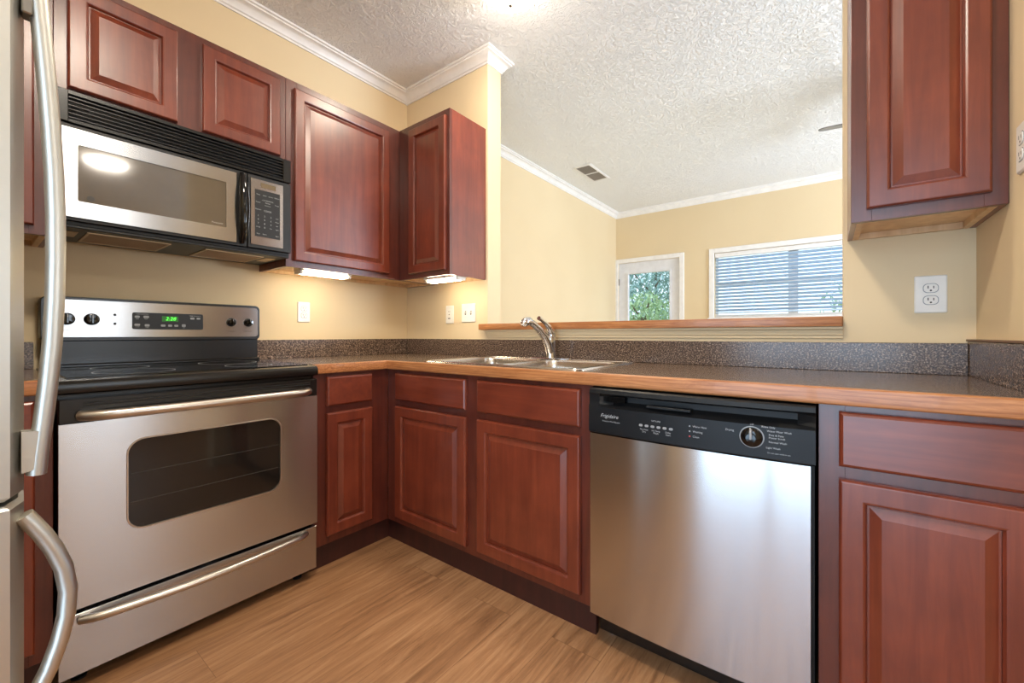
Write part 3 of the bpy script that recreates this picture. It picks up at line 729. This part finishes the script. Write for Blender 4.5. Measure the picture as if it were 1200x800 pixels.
# console with a finger recess
m = MB(); loops = []
for k in range(NS + 1):
    t = k / NS; u = WX_0 + (WX_1 - WX_0) * t; w = WY + .002 + bow(t)
    e = .006 if 0 < k < NS else 0
    rec = .034 if 2 <= k <= NS - 1 else 0.0
    loops.append([FB(u, .7185, .602), FB(u, .7185, w - .006), FB(u, .7225, w), FB(u, .806, w), FB(u, .814, w - .004 - rec * .6), FB(u, .824, w - .004 - rec), FB(u, .840, w - .004 - rec), FB(u, .846, w - .003 - rec * .3), FB(u, .850, w - .002), FB(u, .862, w - .006), FB(u, .866, w - .012), FB(u, .866, .602)])
m.loft(loops); con = obj('control_console', m, [panelblack, dark], dwt, 'black plastic console')
for p in con.data.polygons:
    c = p.center + wloc(con)
    if .81 < c.z < .848 and c.y > -(WY - .006): p.material_index = 1  # recess faces coloured matte dark for the shade of a deeper slot
def FBw(u, v, w):                                    # follows the bowed console face
    t = (u - WX_0) / (WX_1 - WX_0); return Vector((u, -(WY + .002 + bow(t) + w), v))
m = MB()
for k in range(7): m.box(FBw, 1.800, 1.885, .8245 + k * .0027, .8257 + k * .0027, -.036, -.012)
obj('vent_louvers', m, black, con)
m = MB(); m.box(FBw, 1.955, 2.085, .818, .826, -.034, -.006, .002); obj('latch', m, panelblack, con)
m = MB(); put_text(m, FBw, 'Frigidaire', 1.836, .7795, .0165, .0006, shear=.35); put_text(m, FBw, 'Precision Wash System', 1.843, .7625, .0065, .0006); obj('brand_lettering', m, whiteprint, con, smooth=0)
letter(con, whiteprint, FBw, 'OPTIONS', 1.988, .783, .0065, .0006)
for k, (s1, s2) in enumerate((('No Heat', 'Dry'), ('Hi-Temp', 'Wash'), ('Delay', 'Start'))):
    u = 1.952 + k * .036; letter(con, whiteprint, FBw, s1, u, .754, .0070, .0006); letter(con, whiteprint, FBw, s2, u, .747, .0070, .0006)
for k, s in enumerate(('Water Heat', 'Washing', 'Clean')): letter(con, whiteprint, FBw, s, 2.092, .782 - k * .0145, .0075, .0006, align='LEFT')
KU, KV = 2.238, .7735
letter(con, whiteprint, FBw, 'Drying', KU - .052, KV + .012, .0075, .0006); letter(con, whiteprint, FBw, 'Off', KU, KV + .033, .0065, .0006)
for s, u, v in (('Rinse Only', .022, .030), ('Water Miser Wash', .034, .020), ('Pots & Pans', .038, .010), ('Power Scrub', .038, .003), ('Normal Wash', .038, -.008), ('Light Wash', .032, -.023)): letter(con, whiteprint, FBw, s, KU + u, KV + v, .0068, .0006, align='LEFT')
letter(con, whiteprint, FBw, 'Do not open while in use', KU + .060, KV - .036, .0048, .0006)
for k in range(6):
    u = 1.942 + (k // 2) * .036 + (k % 2) * .018
    m = MB(); m.loft([rrect(FBw, u - .0055, u + .0055, .7625, .7695, .003, w, 4) for w in (.0002, .0022)]); b = obj('button', m, greyprint, con)
m = MB()
for k in range(2): m = MB(); m.box(FBw, 2.082, 2.086, .780 - k * .0145, .784 - k * .0145, .0002, .0008); obj('indicator_light', m, greyprint, con)
m = MB(); m.box(FBw, 2.082, 2.086, .751, .755, .0002, .0008); obj('indicator_light', m, redled, con, 'red indicator light')
m = MB(); m.lathe(FBw, KU, KV, [(.0285, .0002), (.0285, .0012), (.0265, .0014), (.0265, .0002)], 30); obj('dial_ring', m, greyprint, con)
m = MB(); m.lathe(FBw, KU, KV, [(.0255, .0004), (.0255, .006), (.022, .010), (.012, .012), (.0115, .022), (.001, .023)], 30); dk = obj('dial_knob', m, blackgloss, con, smooth=40)
m = MB(); m.box(FBw, KU - .0025, KU + .0025, KV - .003, KV + .023, .0125, .026, .001); obj('dial_pointer', m, greyprint, dk)
m = MB(); m.box(FB, WX_0 + .006, WX_1 - .006, .022, .100, .555, .580, .002); obj('kick_plate', m, black, dwt, 'black recessed kick plate')
for u in (WX_0 + .035, WX_1 - .035):
    m = MB(); m.lathe(FX, u, -.535, [(.017, 0), (.017, .006), (.006, .008), (.006, .104)], 12); obj('leveling_foot', m, chrome, dwt)

# ------------------------------------------------------------------ refrigerator (its right edge and handles)
FY, FXR = -1.8646, 1.400
fr = thing('refrigerator', 'stainless refrigerator at the left frame edge, bowed door handles towards the room', 'refrigerator', (1.03, -2.2, 0))
def FG(u, v, w): return Vector((u, FY + w, v))
m = MB(); m.box(FG, .665, FXR - .004, .03, 1.76, -.735, -.075, .004); obj('body', m, flat('fridge_case_grey', srgb(150, 146, 140), .5), fr)
def fridge_door(v0, v1):
    m = MB(); loops = []
    n = 18
    for v, ins in ((v0, .006), (v0 + .006, 0), (v1 - .006, 0), (v1, .006)):
        L = []
        for k in range(n + 1):
            t = k / n; u = .662 + ins + (FXR - .662 - 2 * ins) * t
            e = min(t, 1 - t) * (FXR - .662); w = -.014 * max(0, 1 - e / .018) ** 2 + .012 * math.sin(PI * t) - ins
            L.append(FG(u, v, w))
        L += [FG(FXR - ins, v, -.070), FG(.662 + ins, v, -.070)]
        loops.append(L)
    m.loft(loops); return m
fd1 = obj('upper_door', fridge_door(.785, 1.775), ss_fr, fr); fd2 = obj('lower_door', fridge_door(.06, .778), ss_fr, fr)
m = MB(); m.box(FG, .67, FXR - .01, .005, .055, -.70, -.03); obj('grille', m, blackmatte, fr)
def yh(px):                                           # protrusion from the door for a handle of the photo's outline
    return px
HX = 1.372
def fhandle(name, pts, parent, r=.012):
    m = MB(); m.tube([FG(HX, z, w) for z, w in pts], r, 16, flat=1.25, flatdir=(0, 1, 0)); return obj(name, m, ss_fr, parent, 'satin bowed door handle', smooth=60)
PU = [(1.715, .0045), (1.66, .0105), (1.592, .0165), (1.52, .022), (1.452, .0267), (1.38, .031), (1.311, .0343), (1.24, .036), (1.171, .0361), (1.10, .035), (1.03, .0324), (.96, .0275), (.89, .0211), (.85, .0170), (.815, .0145)]
h1 = fhandle('handle', PU, fd1)
m = MB(); m.loft([[FG(HX - .014, z, w), FG(HX + .014, z, w), ] + [FG(HX + .014, z2, w2), FG(HX - .014, z2, w2)] for (z, w, z2, w2) in ((.888, -.002, .822, -.002), (.886, .022, .826, .016))]); obj('handle_mount', m, ss_fr, h1)
m = MB(); m.box(FG, HX - .014, HX + .014, 1.555, 1.594, -.002, .010, .002); obj('handle_mount', m, bronze, h1)
PL = [(.752, .001), (.738, .009), (.715, .021), (.685, .034), (.65, .045), (.61, .0505), (.57, .0485), (.53, .041), (.49, .029), (.46, .016), (.44, .005), (.432, .0)]
h2 = fhandle('handle', PL, fd2)

# ------------------------------------------------------------------ wall plates
def outlet(F, u, v, label, name='wall_outlet', w=.070, h=.115, slots=True):
    t = thing(name, label, 'outlet', F(u, v - h / 2, 0.0))
    m = MB(); m.loft([rrect(F, u - w / 2 + i, u + w / 2 - i, v - h / 2 + i, v + h / 2 - i, .004, ww, 3) for i, ww in ((0, .0003), (0, .004), (.003, .0065))]); obj('cover_plate', m, whiteplastic, t)
    for s in (1, -1):
        cv = v + s * .0195
        m = MB(); m.loft([rrect(F, u - .0165, u + .0165, cv - .0135, cv + .0135, .011, ww, 5) for ww in (.0066, .0085)]); rc = obj('receptacle', m, whiteplastic, t)
        m = MB(); m.loft([rrect(F, u - .0185 + i, u + .0185 - i, cv - .0155 + i, cv + .0155 - i, .012, ww, 5) for i, ww in ((0, .00665), (0, .0069), (.0019, .0069), (.0019, .00665))], closed=True); obj('receptacle_outline', m, greyprint, rc)
        m = MB(); m.box(F, u - .0078, u - .0052, cv - .001, cv + .008, .0086, .0088); m.box(F, u + .0052, u + .0078, cv - .001, cv + .007, .0086, .0088)
        m.lathe(F, u, cv - .0075, [(.0028, .0086), (.0028, .0088)], 10); obj('slots', m, slotm, rc)
    return t
outlet(FA, -.742, 1.1735, 'white duplex outlet on the range wall, right of the range')
outlet(FB, 2.6625, 1.175, 'white duplex outlet under the right wall cabinet', w=.077, h=.122)
t = thing('wall_outlet', 'slim white outlet plate beside the double light switch', 'outlet', FB(.435, 1.115, 0))
m = MB(); m.loft([rrect(FB, .400 + i, .470 - i, 1.117 + i, 1.233 - i, .004, ww, 3) for i, ww in ((0, .0003), (0, .004), (.003, .0065))]); obj('cover_plate', m, whiteplastic, t)
m = MB(); m.box(FB, .4185, .4515, 1.142, 1.208, .0066, .0085, .001); rc = obj('receptacle', m, whiteplastic, t)
m = MB(); m.box(FB, .425, .445, 1.147, 1.153, .0086, .0089); m.box(FB, .429, .4315, 1.190, 1.198, .0086, .0089); m.box(FB, .439, .4415, 1.190, 1.198, .0086, .0089); m.box(FB, .431, .439, 1.172, 1.178, .0086, .0092); obj('slots', m, slotm, rc)
def switch(F, u, v, n, label):
    t = thing('light_switch', label, 'switch', F(u, v - .06, 0)); w = .07 + .046 * (n - 1)
    m = MB(); m.loft([rrect(F, u - w / 2 + i, u + w / 2 - i, v - .0585 + i, v + .0585 - i, .004, ww, 3) for i, ww in ((0, .0003), (0, .004), (.003, .0065))]); obj('cover_plate', m, whiteplastic, t)
    for k in range(n):
        cu = u + (k - (n - 1) / 2) * .046
        m = MB(); m.box(F, cu - .0052, cu + .0052, v - .012, v + .012, .0066, .0072); sl = obj('toggle_slot', m, slotm, t)
        m = MB(); m.loft([rrect(F, cu - .0042, cu + .0042, v - .006 + o, v + .006 + o, .001, ww, 2) for o, ww in ((0, .0073), (.006, .017))]); obj('toggle', m, whiteplastic, sl)
switch(FB, .602, 1.181, 2, 'white double light switch plate left of the pass-through opening')
outlet(FC, .410, 1.485, 'white outlet plate on the right side wall at the frame edge')

# ------------------------------------------------------------------ lamps
def undercab(F, u0, u1, w, z, label):
    t = thing('under_cabinet_light', label, 'light', F((u0 + u1) / 2, z, w), 'fluorescent lights under the wall cabinets')
    m = MB(); m.box(F, u0, u1, z - .004, z + .0185, w - .042, w + .042, .002); obj('housing', m, whiteplastic, t)
    m = MB(); m.box(F, u0 + .018, u1 - .018, z - .019, z - .0045, w - .030, w + .030, .005, 2); obj('diffuser', m, tube_glow, t, 'glowing diffuser')
    m = MB(); m.box(F, u0, u0 + .0175, z - .020, z - .0045, w - .034, w + .034, .002); obj('end_cap', m, whiteplastic, t)
    m = MB(); m.box(F, u1 - .0175, u1, z - .020, z - .0045, w - .034, w + .034, .002); obj('end_cap', m, whiteplastic, t)
undercab(FA, -.885, -.60, .225, 1.3782, 'lit fluorescent fixture under the big cabinet beside the microwave')
undercab(FB, .445, .73 - .006, .19, 1.3782, 'lit fluorescent fixture under the narrow corner cabinet above the switches')

def FDn(u, v, w): return Vector((u, v, ZC - w))
def dome(x, y, r, label, core):
    t = thing('ceiling_light', label, 'light', (x, y, ZC), None)
    m = MB(); m.lathe(FDn, x, y, [(r * .93, .0005), (r * .95, .018), (r * .90, .022)], 40); obj('base_ring', m, whitetrim, t)
    m = MB(); m.lathe(FDn, x, y, [(r * .92, .0225), (r, .030), (r * .97, .044), (r * .85, .067), (r * .65, .085), (r * .35, .098), (.004, .102)], 40); gs = obj('glass_shade', m, [lamp_glass, core], t, 'frosted white glass bowl', smooth=60)
    for p in gs.data.polygons:
        if p.normal.z < -.80 and p.center.z < -.06: p.material_index = 1
    m = MB(); m.lathe(FDn, x, y, [(.004, .1022), (.011, .104), (.012, .110), (.007, .117), (.001, .119)], 18); obj('finial', m, bronze, t, smooth=60)
dome(1.168, -.309, .122, 'round frosted dome ceiling light over the kitchen, cut by the top frame edge', lamp_core_soft)
dome(3.90, -1.10, .170, 'frosted dome ceiling light in the dining end beyond the right wall', lamp_core_dining)
dome(1.78, -1.62, .150, 'frosted dome ceiling light over the kitchen floor between range and refrigerator', lamp_core)
dome(4.10, 2.00, .170, 'added unseen dome fill light on the living room ceiling beside the fan', lamp_core_fill)  # unseen lamp added to brighten the living room

# ceiling register and fan
vt = thing('ceiling_vent', 'white ceiling air register with two grey louvred panels in the living room', 'vent', (.405, 2.09, ZC))
m = MB(); vx0, vx1, vy0, vy1 = .315, .505, 1.86, 2.33
m.loft([rect(FDn, vx0 + i, vx1 - i, vy0 + i, vy1 - i, w) for i, w in ((0, .0003), (0, .004), (.012, .009), (.020, .009), (.020, .001))], cap0=False); m.box(FDn, vx0 + .02, vx1 - .02, 2.088, 2.102, .001, .009); obj('frame', m, whitetrim, vt)
for a, b in ((vy0 + .021, 2.087), (2.103, vy1 - .021)):
    m = MB(); m.box(FDn, vx0 + .0205, vx1 - .0205, a, b, .0012, .0022)
    k = a + .006
    while k < b - .006: m.box(FDn, vx0 + .0205, vx1 - .0205, k, k + .006, .0024, .0075); k += .014
    obj('louvers', m, ventdark, vt)
fn = thing('ceiling_fan', 'ceiling fan in the living room, only one grey blade tip showing', 'fan', (3.0, 1.75, ZC))
m = MB(); m.lathe(FDn, 3.0, 1.75, [(.065, .0003), (.065, .02), (.03, .06), (.012, .065), (.012, .17), (.05, .18), (.10, .20), (.11, .25), (.10, .31), (.05, .33), (.001, .335)], 28); obj('motor', m, bronze, fn)
a0 = math.atan2(1.650 - 1.75, 2.34 - 3.0)
for k in range(5):
    a = a0 + k * 2 * PI / 5; ca, sa = math.cos(a), math.sin(a)
    def Fb(u, v, w): return Vector((3.0 + ca * u - sa * v, 1.75 + sa * u + ca * v, 2.452 + w - v * .24))
    m = MB(); out = [(.18, -.045), (.30, -.060), (.50, -.066), (.62, -.060), (.655, -.040), (.668, 0), (.655, .040), (.62, .060), (.50, .066), (.30, .060), (.18, .045)]
    m.loft([[Fb(u, v, w) for u, v in out] for w in (-.004, .004)]); bld = obj('blade', m, fanblade, fn)
    m = MB(); m.box(Fb, .09, .21, -.012, .012, .0045, .010); obj('blade_bracket', m, bronze, bld)

# ------------------------------------------------------------------ outside
m = MB(); m.box(FX, -30, 40, YF + 1.0, 60, -1.2, -1.0); tag(obj('lawn', m, grassm), 'green lawn outside beyond the far door', 'lawn')['kind'] = 'structure'
def leaves(n, cx, cy, cz, rx, ry, rz, s):
    m = MB()
    for k in range(n):
        while True:
            p = Vector((random.uniform(-1, 1), random.uniform(-1, 1), random.uniform(-1, 1)))
            if p.length < 1: break
        c = Vector((cx + p.x * rx, cy + p.y * ry, cz + p.z * rz))
        q = Matrix.Rotation(random.uniform(0, 2 * PI), 3, 'Z') @ Matrix.Rotation(random.uniform(-1.2, 1.2), 3, 'X')
        sz = s * random.uniform(.6, 1.4)
        vv = [m.bm.verts.new(c + q @ Vector(v)) for v in ((-sz * .5, 0, 0), (0, -sz, sz * .2), (sz * .5, 0, 0), (0, sz, sz * .2))]
        m.face(vv)
    return m
def tree(x, y, cz, r, mt, n, label, s=.16):
    t = thing('leafy_tree', label, 'tree', (x, y, -1.0))
    m = MB(); m.tube([(x, y, -1.0), (x + .05, y, cz - r * .6), (x, y, cz + r * .3)], [.16, .10, .04], 8)
    for k in range(6):
        a = k * 1.05; m.tube([(x, y, cz - r * .5 + k * .15), (x + math.cos(a) * r * .6, y + math.sin(a) * r * .6, cz - r * .1 + k * .2)], [.05, .015], 6)
    obj('trunk', m, bark, t); obj('foliage', leaves(n, x, y, cz, r, r, r * 1.15, s), mt, t, smooth=0)
tree(-3.5, 16.0, 3.2, 2.3, leaf_a, 7000, 'hazy blue-green tree seen through the glass of the far door', .10)
tree(-1.95, 10.4, 1.25, 0.95, leaf_b, 2600, 'low bright green bushy tree at the bottom of the door glass', .07)
tree(4.0, 18.0, 1.6, 2.0, leaf_b, 1500, 'greenish tree behind the right half of the blind', .12)
